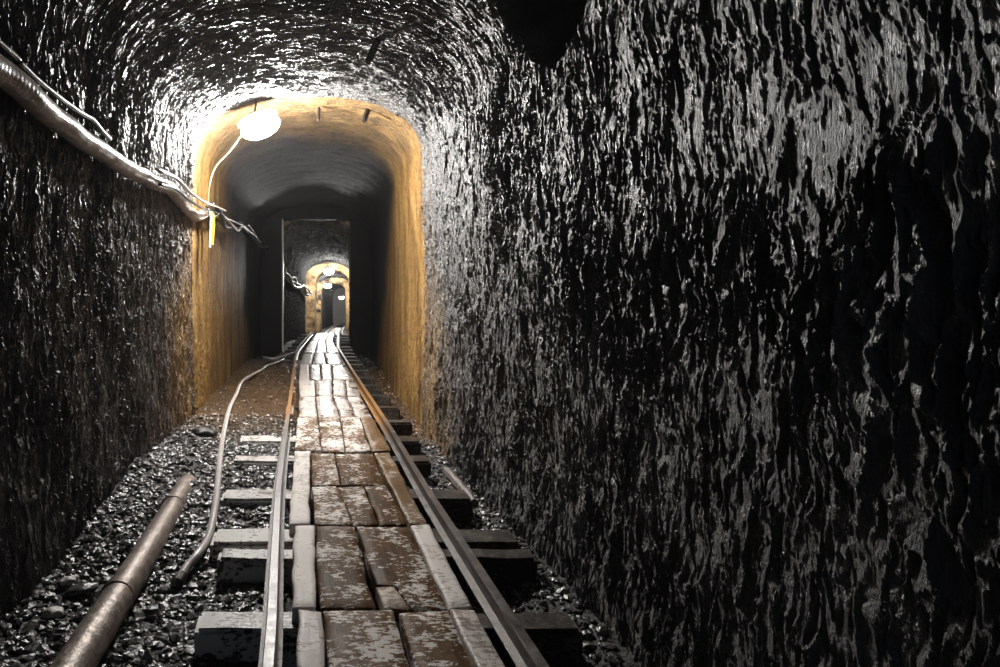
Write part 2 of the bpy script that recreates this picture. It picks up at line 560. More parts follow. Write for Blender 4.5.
def ground_z(x, y):
    z = ip(y, ZF) + .012 * gnoise(x * 6, y * 6, 60) + .018 * gnoise(x * 2.2, y * 2.2, 61)
    z = z + .045 * sstep(-.55, -.85, x) * sstep(6, 3, y)                       # banked up against the left wall
    z = z + ip(y, [(1.5, .03), (2.3, .036), (2.75, .072), (3.5, .1), (4.0, .105), (4.6, .128), (8.8, .135), (10, .04), (11, 0)]) * sstep(-.0, -.13, x)
    z = z + .05 * sstep(.62, .85, x) * sstep(12, 9, y)
    return z


def build_floor():
    ys = spread((-1.6, 1.2, .05), (1.2, 6, .014), (6, 12, .03), (12, 41, .12))
    xs = np.linspace(-1.0, 1.15, 150)
    X = np.broadcast_to(xs, (len(ys), len(xs))).copy(); Y = np.broadcast_to(ys[:, None], X.shape)
    Z = ground_z(X, Y) + .008 * gnoise(X * 40, Y * 40, 62) + .006 * gnoise(X * 80, Y * 80, 63)
    X = X + ip(Y, CX)
    n, w = X.shape
    idx = np.arange(n * w).reshape(n, w)
    q = np.stack([idx[:-1, :-1], idx[:-1, 1:], idx[1:, 1:], idx[1:, :-1]], -1).reshape(-1, 4)
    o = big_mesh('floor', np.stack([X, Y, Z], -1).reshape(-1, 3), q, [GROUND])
    tag(o, kind='structure')


build_floor()


def ico():
    bm = bmesh.new(); bmesh.ops.create_icosphere(bm, subdivisions=1, radius=1)
    v = np.array([q.co[:] for q in bm.verts]); f = np.array([[a.index for a in q.verts] for q in bm.faces]); bm.free()
    return v, f


def build_gravel():
    v0, f0 = ico()
    vs = []; fs = []; base = 0

    def scatter(n, x0, x1, y0, y1, s0, s1):
        nonlocal base
        for _ in range(n):
            x = rng.uniform(x0, x1); y = rng.uniform(y0, y1)
            s = s0 + (s1 - s0) * rng.random() ** 2.2
            v = v0 * (1 + rng.uniform(-.32, .32, (len(v0), 1))) * np.array([rng.uniform(.7, 1.35), rng.uniform(.6, 1.2), rng.uniform(.35, .75)]) * s
            a = rng.uniform(0, 2 * PI); b = rng.uniform(-.5, .5)
            ca, sa, cb, sb = math.cos(a), math.sin(a), math.cos(b), math.sin(b)
            R = np.array([[ca, -sa, 0], [sa, ca, 0], [0, 0, 1]]) @ np.array([[1, 0, 0], [0, cb, -sb], [0, sb, cb]])
            p = v @ R.T + np.array([x, y, float(ground_z(np.array(x), np.array(y))) + s * .25])
            vs.append(p); fs.append(f0 + base); base += len(v0)
    scatter(9500, -.86, -.10, 1.3, 4.9, .006, .019)
    scatter(1500, -.86, -.35, 1.3, 4.2, .012, .026)
    scatter(2400, -.10, .50, 1.3, 4.5, .006, .019)
    scatter(3600, .50, .82, 1.3, 5.2, .006, .021)
    scatter(1800, -.80, -.22, 4.9, 9.0, .005, .013)
    scatter(900, .50, .86, 5.2, 11.0, .008, .024)
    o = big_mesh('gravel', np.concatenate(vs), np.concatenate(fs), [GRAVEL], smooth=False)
    tag(o, 'wet dark gravel ballast spread over the tunnel floor beside the rails', 'gravel', kind='stuff')


build_gravel()

# ------------------------------------------------------------------ track
Z_SLEEPER, Z_RAIL, Z_PLANK = .12, .18, .16
RAIL_L = [(.2, -.085), (1.51, -.092), (2.2, -.112), (3.03, -.135), (4.1, -.145), (5.29, -.153), (6.6, -.166), (8.08, -.18), (9.9, -.19), (11.2, -.145), (12.5, -.075), (14.1, .015), (17, .20), (20, .37), (24, .58), (28, .78), (34, 1.3), (40, 2.4)]
RAIL_R = [(.2, .535), (1.51, .514), (2.41, .50), (3.03, .492), (4.25, .490), (5.83, .472), (8, .447), (10.3, .432), (11.2, .46), (12.5, .52), (14.1, .59), (17, .77), (20, .93), (24, 1.12), (28, 1.32), (34, 1.85), (40, 2.95)]
PROFILE = [(-.028, 0), (.028, 0), (.028, .005), (.007, .010), (.006, .040), (.013, .044), (.014, .057), (.0115, .060), (-.0115, .060), (-.014, .057), (-.013, .044), (-.006, .040), (-.007, .010), (-.028, .005)]


def rail(pts, label, mat):
    path = catmull([(x, y, 0) for y, x in pts], 7)
    vs = []; fs = []; n = len(PROFILE)
    path[:, 2] = ip(path[:, 1], ZF)
    for i, p in enumerate(path):
        t = path[min(i + 1, len(path) - 1)] - path[max(i - 1, 0)]; t = t / np.linalg.norm(t)
        s = np.array([t[1], -t[0], 0])
        for a, b in PROFILE:
            vs.append(p + s * a + np.array([0, 0, Z_SLEEPER + b]))
    for i in range(len(path) - 1):
        for k in range(n):
            k2 = (k + 1) % n
            fs.append((i * n + k, i * n + k2, (i + 1) * n + k2, (i + 1) * n + k))
    fs.append(tuple(range(n - 1, -1, -1))); fs.append(tuple((len(path) - 1) * n + k for k in range(n)))
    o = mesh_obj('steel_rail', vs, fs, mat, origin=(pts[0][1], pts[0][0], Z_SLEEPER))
    tag(o, label, 'rail', 'track rails')


rail(RAIL_L, 'left lit-toned steel rail running beside the grey hose, left of the boardwalk', RAIL)
rail(RAIL_R, 'right dim-toned steel rail between the boardwalk and the rough right wall', RAIL_DIM)

ORD = ['first', 'second', 'third', 'fourth', 'fifth', 'sixth', 'seventh', 'eighth', 'ninth', 'tenth', 'eleventh', 'twelfth', 'thirteenth',
       'fourteenth', 'fifteenth', 'sixteenth', 'seventeenth', 'eighteenth', 'nineteenth', 'twentieth', 'twenty-first', 'twenty-second', 'twenty-third', 'twenty-fourth', 'twenty-fifth', 'twenty-sixth']
# (near edge depth, far edge depth, left end x, right end x, height drop, label)
near_sleepers = [
    (1.80, 1.915, -.305, .715, .13, 0, 'pale topped block-like wooden sleeper crossing under both rails nearest the camera'),
    (2.285, 2.385, -.31, .755, .12, 0, 'wooden sleeper second from the camera, front one of the close-set pair'),
    (2.43, 2.58, -.355, .75, .10, .0, 'wooden sleeper third from the camera, back one of the close-set pair'),
    (2.95, 3.10, -.385, .70, .10, 0, 'wooden sleeper fourth from the camera, just beyond the close-set pair'),
    (3.60, 3.74, -.41, .635, .09, .012, 'thin flat wooden sleeper fifth from the camera, half sunk in gravel at its left end'),
    (4.09, 4.27, -.43, .66, .09, .02, 'flat wooden sleeper sixth from the camera, its left end bent by gravel'),
]
near_sleepers[5] = near_sleepers[5][:6] + ('flat wooden sleeper sixth from the camera, where the brown silt begins',)
GS = 'track sleepers'
for i, (d0, d1, xl, xr, h, drop, lab) in enumerate(near_sleepers):
    o = bevel_box('wooden_sleeper', (xl, d0, Z_SLEEPER - h), (xr, d1, Z_SLEEPER), SLEEPER, bev=.012, wob=.006, cuts=10, origin=((xl + xr) / 2, (d0 + d1) / 2, 0))
    o.data.materials.append(SLEEPER_DARK)
    for p in o.data.polygons:      # the right ends take the darker wood colour
        if p.center.x > .12: p.material_index = 1
    tag(o, lab, 'sleeper', GS)
far_d = [4.75, 5.35, 5.95, 6.6, 7.2, 7.85, 8.5, 9.05, 9.55, 10.1, 10.7, 11.3, 12.2, 12.9, 13.7, 14.6]
proto = None
for i, d in enumerate(far_d):
    xc = (np.interp(d, *zip(*RAIL_L)) + np.interp(d, *zip(*RAIL_R))) / 2
    if proto is None:
        o = proto = bevel_box('wooden_sleeper', (-.53, -.065, -.1), (.53, .065, 0), SLEEPER_DARK, bev=.012, wob=.006, cuts=10)
    else:
        o = proto.copy(); C.objects.link(o)
    o.location = (xc, d, Z_SLEEPER + float(ip(d, ZF)) - .001 * (i % 3))
    o.rotation_euler.z = random.uniform(-.02, .02)
    where = 'beside the ochre wall' if d < 8.2 else ('before the dark door frame' if d < 11.6 else 'beyond the dark door frame')
    tag(o, f'wooden sleeper {ORD[i + 6]} from the camera, right end showing {where}' if d < 8.2 else f'wooden sleeper {ORD[i + 6]} from the camera, under the rails {where}', 'sleeper', GS)


# ------------------------------------------------------------------ boardwalk
def plank(quad, mat, label, z=Z_PLANK, th=.038, wobble=.004, jz=None, left=None):
    """quad: four plan points far-left, far-right, near-right, near-left"""
    fl, fr, nr_, nl = [np.array(q, float) for q in quad]
    L = np.linalg.norm((fl + fr) / 2 - (nl + nr_) / 2); W = np.linalg.norm((fr + nr_) / 2 - (fl + nl) / 2)
    ea, eb = min(.2, .0045 / W), min(.2, .006 / L)
    av = [0, ea, .25, .5, .75, 1 - ea, 1]
    bv = [0, eb] + list(np.linspace(eb, 1 - eb, max(4, int(L / .05) + 1))[1:-1]) + [1 - eb, 1]
    if left is not None:
        left = [np.array(q) for q in left]
        ys_ = np.array([q[1] for q in left])
        bv = sorted(bv + [(fl[1] - q) / (fl[1] - nl[1]) for q in ys_[1:-1]])
    nu, nv = len(av), len(bv)
    sd = random.random() * 90
    tilt = random.uniform(-.003, .003); jz = random.uniform(-.002, .002) if jz is None else jz
    vs = []; fs = []
    cen = (fl + fr + nl + nr_) / 4
    for j, b in enumerate(bv):
        for i, a in enumerate(av):
            lo = fl * (1 - b) + nl * b; hi = fr * (1 - b) + nr_ * b
            if left is not None:
                lo = np.array([np.interp(-lo[1], -ys_, [q[0] for q in left]), lo[1]])
            p = lo * (1 - a) + hi * a
            side = (1 - a if a < .5 else a) ** 2
            p = p + np.array([wobble * 1.6 * side * float(gnoise(p[1] * 7 + sd, sd + round(a) * 3.3, 71)), wobble * .8 * float(gnoise(p[0] * 14 + sd, sd * 2 + round(b), 72)) if (b < .05 or b > .95) else 0])
            edge = (i in (0, nu - 1)) or (j in (0, nv - 1))
            zz = z + jz + tilt * (a - .5) * 2 + .0018 * float(gnoise(p[0] * 9 + sd, p[1] * 7, 73)) - (.0045 if edge else 0)
            zz += float(ip(p[1], ZF))
            vs.append((p[0], p[1], zz))
    n = nu * nv
    for j in range(nv - 1):
        for i in range(nu - 1):
            k = j * nu + i
            fs.append((k, k + nu, k + nu + 1, k + 1))
    # skirt and bottom
    ring = [i for i in range(nu)] + [j * nu + nu - 1 for j in range(1, nv)] + [(nv - 1) * nu + i for i in range(nu - 2, -1, -1)] + [j * nu for j in range(nv - 2, 0, -1)]
    for k in ring:
        x, y, zz = vs[k]
        vs.append((x, y, zz - th + .004))
    m = len(ring)
    for k in range(m):
        k2 = (k + 1) % m
        fs.append((ring[k], ring[k2], n + k2, n + k))
    fs.append(tuple(n + k for k in range(m - 1, -1, -1)))
    o = mesh_obj('boardwalk_plank', vs, fs, mat, smooth=False, origin=(cen[0], cen[1], z - th))
    # smooth the top only
    for p in o.data.polygons[: (nu - 1) * (nv - 1)]: p.use_smooth = True
    tag(o, label, 'plank', 'boardwalk planks')
    return o


def quad_px(fl, fr, nr_, nl):
    return [on_level(px, py, Z_PLANK)[:2] for px, py in (fl, fr, nr_, nl)]


B, M_, W_, D_ = P_BROWN, P_MID, P_PALE, P_DARK
PX = [  # far-left, far-right, near-right, near-left in the photo, material, label
    ((298, 609), (322, 609), (331, 725), (297, 725), W_, 'narrow pale grey plank at the left edge of the boardwalk row nearest the camera'),
    ((323, 609), (393, 609), (425, 725), (332, 725), M_, 'wide glint-flecked brown plank second from left in the boardwalk row nearest the camera'),
    ((398, 612), (447, 610), (501, 725), (432, 725), M_, 'glint-flecked brown plank third from left in the boardwalk row nearest the camera'),
    ((449, 609), (474, 608), (540, 725), (503, 725), W_, 'pale grey plank at the right edge of the boardwalk row nearest the camera'),
    ((294, 525), (314.5, 525), (317, 607.5), (292.5, 607.5), W_, 'narrow pale plank at the left edge of the second boardwalk row'),
    ((315.5, 526), (354, 526), (375, 608), (319, 608), B, 'wide dark brown plank left of the long open gap in the second boardwalk row'),
        ((410.5, 525), (428, 524), (472.5, 607), (449, 608), W_, 'pale tapering plank at the right edge of the second boardwalk row'),
    ((295, 451), (310, 451), (309.5, 523.5), (289, 523.5), W_, 'bulging pale plank at the left edge of the third boardwalk row'),
    ((311.5, 453), (334, 453), (340.5, 484.5), (312.5, 484.5), M_, 'short square brown plank with saw marks beside the bulging pale plank'),
    ((335.5, 454.5), (372.5, 453), (384.5, 484.5), (341.5, 485), B, 'short wide brown plank right of the square plank with saw marks'),
    ((374, 453), (389.5, 452), (427.5, 523), (409, 524), D_, 'long tan plank at the right edge of the third boardwalk row'),
    ((312.5, 486.5), (336.5, 486.5), (353, 524.5), (315.5, 524.5), M_, 'half glint-flecked plank directly in front of the square plank with saw marks'),
    ((337.2, 486.5), (363, 486), (378.5, 524.5), (353.7, 524.5), B, 'dark plank in the middle of the third boardwalk row, before its near end'),
    ((364.5, 486), (386, 485.5), (407.5, 524), (380, 524.5), B, 'narrow dark plank touching the long tan right edge plank'),
    ((297.5, 418), (317.5, 418), (321, 450), (295, 450), M_, 'glint-flecked plank at the left edge of the fourth boardwalk row'),
    ((318.7, 418), (340, 418), (345, 451.5), (322.5, 451), M_, 'glint-flecked plank second from left in the fourth boardwalk row'),
    ((341, 418), (359, 417.5), (370.5, 451), (346.3, 451.5), M_, 'glint-flecked plank third from left in the fourth boardwalk row'),
    ((360.3, 417.5), (373, 417), (391, 450), (372, 451), D_, 'plain dark tan plank at the right edge of the fourth boardwalk row'),
]
cols = {
    'fifth': (396.5, 417.5, [299, 315.5, 333, 347, 361], [298, 318, 340.3, 356.5, 372.5]),
    'sixth': (380.5, 396, [298.5, 315, 332, 345, 356], [299, 315.5, 333, 347, 361]),
    'seventh': (364.5, 380, [299.5, 309.3, 320, 331.5, 345], [298.5, 310, 321.5, 333, 355]),
    'eighth': (353.5, 364, [302.5, 314, 324, 339], [299.8, 312, 327, 344.5]),
}
COLN = ['leftmost', 'second from left', 'third from left', 'rightmost']
for rname, (y0, y1, tops, bots) in cols.items():
    n = len(tops) - 1
    for i in range(n):
        name = 'leftmost' if i == 0 else ('rightmost' if i == n - 1 else ORD[i] + ' from left')
        PX.append(((tops[i] + .5, y0), (tops[i + 1] - .3, y0), (bots[i + 1] - .4, y1), (bots[i] + .6, y1), W_ if (i == 0 and rname != 'fifth') else P_WET,
                   f'wet shining plank {name} in the {rname} boardwalk row from the camera'))
for fl, fr, nr_, nl, m, lab in PX:
    plank(quad_px(fl, fr, nr_, nl), m, lab)
# the wedge of bare tan wood broken out beside the cracked plank
plank(quad_px((376.5, 585.5), (395, 585.5), (412, 608.5), (383, 608.5)), D_, 'tan wedge-shaped offcut filling the corner beside the cracked brown plank')
plank(quad_px((356.5, 526.5), (410, 526), (447.5, 608.5), (411, 608.5)), B, 'wide cracked brown plank right of the long open gap in the second boardwalk row',
      left=[on_level(px, py, Z_PLANK)[:2] for px, py in ((356.5, 526.5), (376, 584.5), (395.5, 585), (413, 608.5))])
# planks running off beyond the door frame
fy = [9.72, 12.1, 14.6, 17.2, 19.9, 22.8, 26.0, 29.5]
ROWN = ['row just before the dark door frame', 'row passing through the dark door frame', 'first row beyond the dark door frame', 'row leading up to the far ochre arch',
        'row under the far ochre arch', 'row beyond the far ochre arch', 'last row visible in the far tunnel']
for r in range(len(fy) - 1):
    a, b = fy[r], fy[r + 1] - .02
    n = 3 if r < 3 else 2

    def edges(d):
        l = np.interp(d, *zip(*RAIL_L)) + .10; q = np.interp(d, *zip(*RAIL_R)) - .10
        if d < 12: l = np.interp(d, [9.7, 12], [-.105, -.03]); q = np.interp(d, [9.7, 12], [.405, .42])
        return l, q
    for i in range(n):
        la, qa = edges(a); lb, qb = edges(b)
        g = .006
        name = 'left' if i == 0 else ('right' if i == n - 1 else 'middle')
        plank([(lb + (qb - lb) * i / n + g, b), (lb + (qb - lb) * (i + 1) / n, b), (la + (qa - la) * (i + 1) / n, a), (la + (qa - la) * i / n + g, a)],
              P_WET, f'{name} wet pale plank of the boardwalk {ROWN[r]}')

# ------------------------------------------------------------------ pipe, hose and stones on the left
p0 = on_level(188, 484, .07); p1 = on_level(72, 672, .075)
dirv = (np.array(p1) - np.array(p0)); dirv /= np.linalg.norm(dirv)
a = np.array([p0[0], p0[1], .075]); e = a + dirv * 2.45
pp = thing('iron_pipe', 'thick rusty iron pipe lying on the gravel beside the left wall', 'pipe', tuple(a))
path = np.array([a + (e - a) * t for t in np.linspace(0, 1, 30)])
path[:, 0] += .006 * np.sin(np.linspace(0, 5, 30))
rad = .049 + .003 * gnoise(np.linspace(0, 14, 30), np.zeros(30), 3)
rad[0] = .044
mesh_obj('pipe_body', *tube_data(path, rad, 24), RUST, pp, smooth=True)
mesh_obj('end_spigot', *tube_data(np.array([a - dirv * .035, a - dirv * .03, a + dirv * .01]), [.020, .026, .026], 16), RUST, pp, smooth=False)
for t in (.16, .52):
    c = a + (e - a) * t
    mesh_obj('joint_collar', *tube_data(np.array([c - dirv * .006, c - dirv * .003, c + dirv * .003, c + dirv * .006]), [.051, .054, .054, .051], 24), RUST, pp, smooth=False)

hose_px = [(181, 577), (187, 567), (199, 553), (209, 536), (215, 508), (218, 480), (220, 458), (224, 432), (229, 410), (236, 395), (242, 382), (252, 375), (262, 370), (267, 366), (276, 363), (284, 359.5)]
hp = [on_level(px, py, .05 if py > 430 else .135) for px, py in hose_px]
hp = [(x, y, float(ground_z(np.array(x), np.array(y))) + .022) for x, y, z in hp]
# re-aim each point so it is seen at the same pixel from its true height
hp = [(lambda q: (q[0], q[1], z))(on_level(px, py, z)) for (px, py), (x, y, z) in zip(hose_px, hp)]
ho = thing('grey_hose', 'thin pale grey hose winding along the gravel left of the rail', 'hose', hp[0])
hpath = catmull(hp, 8)
mesh_obj('hose_tube', *tube_data(hpath, .0155, 14), HOSE, ho, smooth=True)
hd = np.array(hp[0]) - np.array(hp[1]); hd /= np.linalg.norm(hd)
h0 = np.array(hp[0])
ht = h0 + hd * .055; ht[2] -= .006
o = mesh_obj('coupling', *tube_data(np.array([h0 - hd * .012, h0 - hd * .008, h0 + hd * .03, ht]), [.0175, .0205, .0205, .015], 14), IRON, ho, smooth=False)
o['label'] = 'black metal coupling at the hose end'
hs2 = [on_level(px, py, .14) for px, py in ((263, 357), (272, 358.5), (281, 357), (289, 354.5), (296, 352))]
o = mesh_obj('loose_hose', *tube_data(catmull(hs2, 6), .014, 10), HOSE, smooth=True, origin=hs2[0])
tag(o, 'short pale pipe lying on the ground at the foot of the left door post', 'hose')


def stone(name, c, s, mat, label, cat='stone', rot=0., flat=False):
    bm = bmesh.new(); bmesh.ops.create_icosphere(bm, subdivisions=3, radius=1)
    from mathutils import noise as mn
    sd = random.random() * 40
    for v in bm.verts:
        k = 1 + .35 * mn.noise(v.co * 1.6 + Vector((sd, 0, 0))) + .12 * mn.noise(v.co * 5 + Vector((sd, 3, 0)))
        q = v.co * k
        x, y = q.x * s[0], q.y * s[1]
        v.co = Vector((x * math.cos(rot) - y * math.sin(rot), x * math.sin(rot) + y * math.cos(rot), q.z * s[2])) + Vector(c)
    vs = [tuple(v.co) for v in bm.verts]; fs = [[v.index for v in f.verts] for f in bm.faces]; bm.free()
    o = mesh_obj(name, vs, fs, mat, smooth=True, origin=(c[0], c[1], c[2] - s[2]))
    tag(o, label, cat)
    return o


def gz(x, y): return float(ground_z(np.array(x), np.array(y)))


q = on_level(203, 455, .02); stone('flat_stone', (q[0], q[1], gz(q[0], q[1]) + .03), (.085, .05, .028), DARKPIECE, 'flat black piece lying in the gravel beyond the end of the rusty pipe', rot=-.3)  # flat black shape set in the gravel
q = on_level(52, 622, .06); stone('flat_stone', (q[0], q[1], gz(q[0], q[1]) + .022), (.032, .024, .014), PALESTONE, 'small pale flat stone beside the pipe at the foot of the left wall', rot=.2)
q = on_level(82, 598, .06); stone('flat_stone', (q[0], q[1], gz(q[0], q[1]) + .022), (.05, .028, .014), GRAVEL, 'grey flat stone against the left wall beside the pipe', rot=.6)
q = on_level(68, 594, .06); stone('flat_stone', (q[0], q[1], gz(q[0], q[1]) + .022), (.028, .02, .013), PALESTONE, 'tiny pale stone touching the foot of the left wall', rot=1.)
# pale ledge stone along the foot of the right wall
k0 = on_level(446, 470, .05); k1 = on_level(474, 502, .05)
cs = [(np.array(k0) + (np.array(k1) - np.array(k0)) * t) for t in np.linspace(0, 1, 10)]
o = mesh_obj('kerb_stone', *tube_data(np.array(cs), [.018, .024, .026, .022, .026, .024, .02, .024, .022, .014], 8), KERB, smooth=False, origin=(k0[0], k0[1], .03))
tag(o, 'long brownish kerb stone along the foot of the right wall beside a sleeper end', 'stone')

# ------------------------------------------------------------------ cables on the left wall
XW = -.80
sp = [on_side(px, py, XW) for px, py in ((0, 70), (38, 104), (70, 131), (100, 150), (130, 170), (155, 182), (171, 190), (184, 206), (196, 216), (206, 213))]
sp = [(XW, -.9, 1.56), (XW + .01, .3, 1.55), (XW, 1.1, 1.56)] + sp
spath = catmull(sp, 14)
ay = np.arange(len(spath))
L = np.concatenate([[0], np.cumsum(np.linalg.norm(np.diff(spath, axis=0), axis=1))])
tt = np.linspace(0, L[-1], int(L[-1] / .006))
spath = np.stack([np.interp(tt, L, spath[:, i]) for i in range(3)], 1)
spath[:, 2] += .008 * gnoise(tt * 3, tt * 0, 81); spath[:, 0] += .008 * gnoise(tt * 4, tt * 0 + 5, 82)
srad = .037 + .0005 * np.sin(tt / .022 * 2 * PI) * (gnoise(tt * 2, tt * 0, 83) * .5 + .6) + .003 * gnoise(tt * 9, tt * 0, 84)
srad = srad * np.interp(tt, [tt[-1] - .25, tt[-1] - .08, tt[-1]], [1, .95, .7])
cb = thing('cable_bundle', 'thick wrapped grey-brown cable bundle running along the left wall', 'cable', tuple(spath[0]))
mesh_obj('sheath', *tube_data(spath, srad, 18), SHEATH, cb, smooth=True)
ends = sp[-1]
for k, (dz, dx) in enumerate(((.03, .02), (.045, .0), (-.03, .015))):
    w = [on_side(px, py, XW + .02) for px, py in ((150, 178), (168, 184), (182, 196), (196, 205), (208, 209), (220, 213))]
    w = [(x + dx + .03, y, z + dz * (1 - .35 * i / 5)) for i, (x, y, z) in enumerate(w)]
    mesh_obj('inner_wire', *tube_data(catmull(w, 6), .008, 8), (SHEATH, WHITEWIRE, BLACKCABLE)[k], cb, smooth=True)
w = on_side(219, 213, XW + .04)
o = mesh_obj('tie', *tube_data(np.array([(w[0], w[1] - .03, w[2] + .002), (w[0], w[1] + .03, w[2])]), .030, 14), WHITEPL, cb, smooth=False); o['label'] = 'white cable tie at the end of the bundle'

bc = [on_side(px, py, -.80) for px, py in ((0, 43), (20, 63), (40, 82), (60, 98), (78, 111), (93, 120), (101, 130), (110, 139))]
bc = [(-.80, -.9, 1.68), (-.80, .8, 1.66)] + bc
o = mesh_obj('black_cable', *tube_data(catmull(bc, 8), .009, 10), BLACKCABLE, smooth=True, origin=bc[0])
tag(o, 'thin black cable drooping onto the thick bundle on the left wall', 'cable')

g1 = [(207, 212), (218, 216), (226, 222), (233, 228), (241, 227), (247, 229), (252, 236), (257, 244), (262, 245), (266, 247), (268, 252)]
dep = [5.3, 5.7, 6.2, 6.8, 7.5, 8.2, 9.0, 9.8, 10.5, 11.1, 11.5]
bt = thing('black_cable_bundle', 'tangle of black cables sagging along the wall towards the door frame', 'cable', at_depth(207, 212, 5.3))
for k, (ox, oz, rr_, mm) in enumerate(((0, 0, .022, BLACKCABLE), (.03, .035, .014, BLACKCABLE), (-.02, .05, .012, BLACKCABLE), (.035, -.01, .012, HOSE))):
    pts = []
    for i, ((px, py), d) in enumerate(zip(g1, dep)):
        x, y, z = at_depth(px, py, d)
        pts.append((x + ox + .02 * math.sin(i * 1.9 + k), y, z + oz + .028 * math.sin(i * 2.3 + k * 1.7)))
    mesh_obj('cable_strand', *tube_data(catmull(pts, 8), rr_, 10), mm, bt, smooth=True)
fc = [(284, 272), (289, 280), (294, 283), (298, 288), (303, 288), (307, 293), (311, 295)]
fd = [12.6, 13.5, 14.5, 15.6, 16.8, 18.0, 19.0]
fb = thing('pale_cable_bundle', 'pale lit cables sagging along the left wall beyond the door frame', 'cable', at_depth(284, 272, 12.6))
for k in range(3):
    pts = [(lambda p: (p[0] + .03 * math.sin(i * 2 + k * 2), p[1], p[2] + .05 * math.sin(i * 2.1 + k * 1.9) + .03 * k))(at_depth(px, py, d)) for i, ((px, py), d) in enumerate(zip(fc, fd))]
    mesh_obj('cable_strand', *tube_data(catmull(pts, 6), (.03, .018, .022)[k], 8), WHITEPL if k else HOSE, fb, smooth=True)

# yellow strap hanging under the bundle
s0 = on_side(206, 214, -.77)
ys = thing('yellow_hanger_strap', 'yellow strap hanging below the cable bundle on the ochre wall', 'strap', s0)
for k, dx in enumerate((0., .022)):
    w = [(s0[0] + .03, s0[1] - .05 + k * .15, s0[2] + .03), (s0[0] + .045, s0[1] - .05 + k * .15, s0[2] - .03), (s0[0] + .035, s0[1] - .04 + k * .14, s0[2] - .25 + .03 * k)]
    path = catmull(w, 6)
    vs = []; fs = []
    for i, p in enumerate(path):
        for a_, b_ in ((-.035, -.003), (.035, -.003), (.035, .003), (-.035, .003)):
            vs.append((p[0] + b_, p[1] + a_, p[2]))
    for i in range(len(path) - 1):
        for q_ in range(4):
            q2 = (q_ + 1) % 4
            fs.append((i * 4 + q_, i * 4 + q2, (i + 1) * 4 + q2, (i + 1) * 4 + q_))
    fs += [(3, 2, 1, 0), tuple((len(path) - 1) * 4 + q_ for q_ in range(4))]
    mesh_obj('strap_tail', vs, fs, YELLOW if k else WHITEPL, ys)

# ------------------------------------------------------------------ lamps
GLOW1 = mat_emit('lamp_globe_glow', (1.0, .98, .95), 660.)
GLOW2 = mat_emit('far_lamp_globe_glow', (1.0, .98, .95), 400.)


def ellipsoid(c, r, nu=20, nv=12, rot=None):
    vs = []; fs = []
    for j in range(1, nv):
        b = PI * j / nv
        for i in range(nu):
            a_ = 2 * PI * i / nu
            vs.append(Vector((r[0] * math.sin(b) * math.cos(a_), r[1] * math.sin(b) * math.sin(a_), r[2] * math.cos(b))))
    vs.append(Vector((0, 0, r[2]))); vs.append(Vector((0, 0, -r[2])))
    for j in range(nv - 2):
        for i in range(nu):
            i2 = (i + 1) % nu
            fs.append((j * nu + i, j * nu + i2, (j + 1) * nu + i2, (j + 1) * nu + i)[::-1])
    t, b = len(vs) - 2, len(vs) - 1
    for i in range(nu):
        i2 = (i + 1) % nu
        fs.append((t, i, i2)); fs.append((b, (nv - 2) * nu + i2, (nv - 2) * nu + i))
    if rot is not None: vs = [rot @ v for v in vs]
    return [tuple(v + Vector(c)) for v in vs], fs


from mathutils import Euler, Matrix


def lamp(name, label, c, r, rot, glow, group='tunnel lamps'):
    c = Vector(c)
    L_ = thing(name, label, 'lamp', tuple(c), group)
    R = Euler(rot).to_matrix()
    mesh_obj('globe', *ellipsoid(c, r, 18, 10, R), glow, L_, smooth=True)
    up = R @ Vector((0, 0, 1))
    b0 = c + up * r[2] * .80
    # oval backing plate above the globe, enlarged to block upward light
    vs = []; fs = []; n = 24
    for j, (k, h) in enumerate(((.94, 0), (1.04, .005), (1.04, .014), (.5, .026))):
        for i in range(n):
            a_ = 2 * PI * i / n
            vs.append(tuple(b0 + R @ Vector((r[0] * k * math.cos(a_), r[1] * k * math.sin(a_), h))))
    for j in range(3):
        for i in range(n):
            i2 = (i + 1) % n
            fs.append((j * n + i, j * n + i2, (j + 1) * n + i2, (j + 1) * n + i))
    fs += [tuple(range(n - 1, -1, -1)), tuple(3 * n + i for i in range(n))]
    mesh_obj('backing_plate', vs, fs, FITTING, L_)
    q = b0 + up * .035
    mesh_obj('bracket', *tube_data(np.array([q, q + up * .03, q + Vector((0, 0, .10))]), .007, 8), FITTING, L_, smooth=True)
    return L_


LP = at_depth(260.5, 127, 4.81)
lamp('tunnel_lamp', 'large glowing oval lamp under the roof at the ochre arch', LP, (.142, .10, .072), (-.22, -.36, 0), GLOW1)
L2 = at_depth(329, 271, 19.4)
lamp('tunnel_lamp', 'glowing lamp seen through the door frame, uppermost and brightest far one', L2, (.14, .12, .11), (.2, -.2, 0), GLOW2)
L3 = at_depth(327.5, 285.5, 26.4)
lamp('tunnel_lamp', 'small glowing lamp seen through the door frame, just below the brighter far lamp', L3, (.15, .12, .10), (.2, 0, 0), GLOW2)
L4 = at_depth(341.5, 297.5, 33.0)  # added lamp that lights the far end, set where a bright bar glints
lamp('tunnel_lamp', 'faintest farthest lamp added at the tunnel bend to light its end', L4, (.12, .10, .08), (.2, 0, 0), GLOW2)
w = [(LP[0] - .10, LP[1] + .02, LP[2] + .0), at_depth(231, 150, 4.92), at_depth(215, 168, 4.97), at_depth(209, 188, 5.0), at_depth(208, 206, 5.1)]
o = mesh_obj('lamp_cord', *tube_data(catmull(w, 6), .0055, 8), WHITEWIRE, smooth=True, origin=w[0])
tag(o, 'thin pale cord looping from the large lamp down to the cable bundle', 'cord')


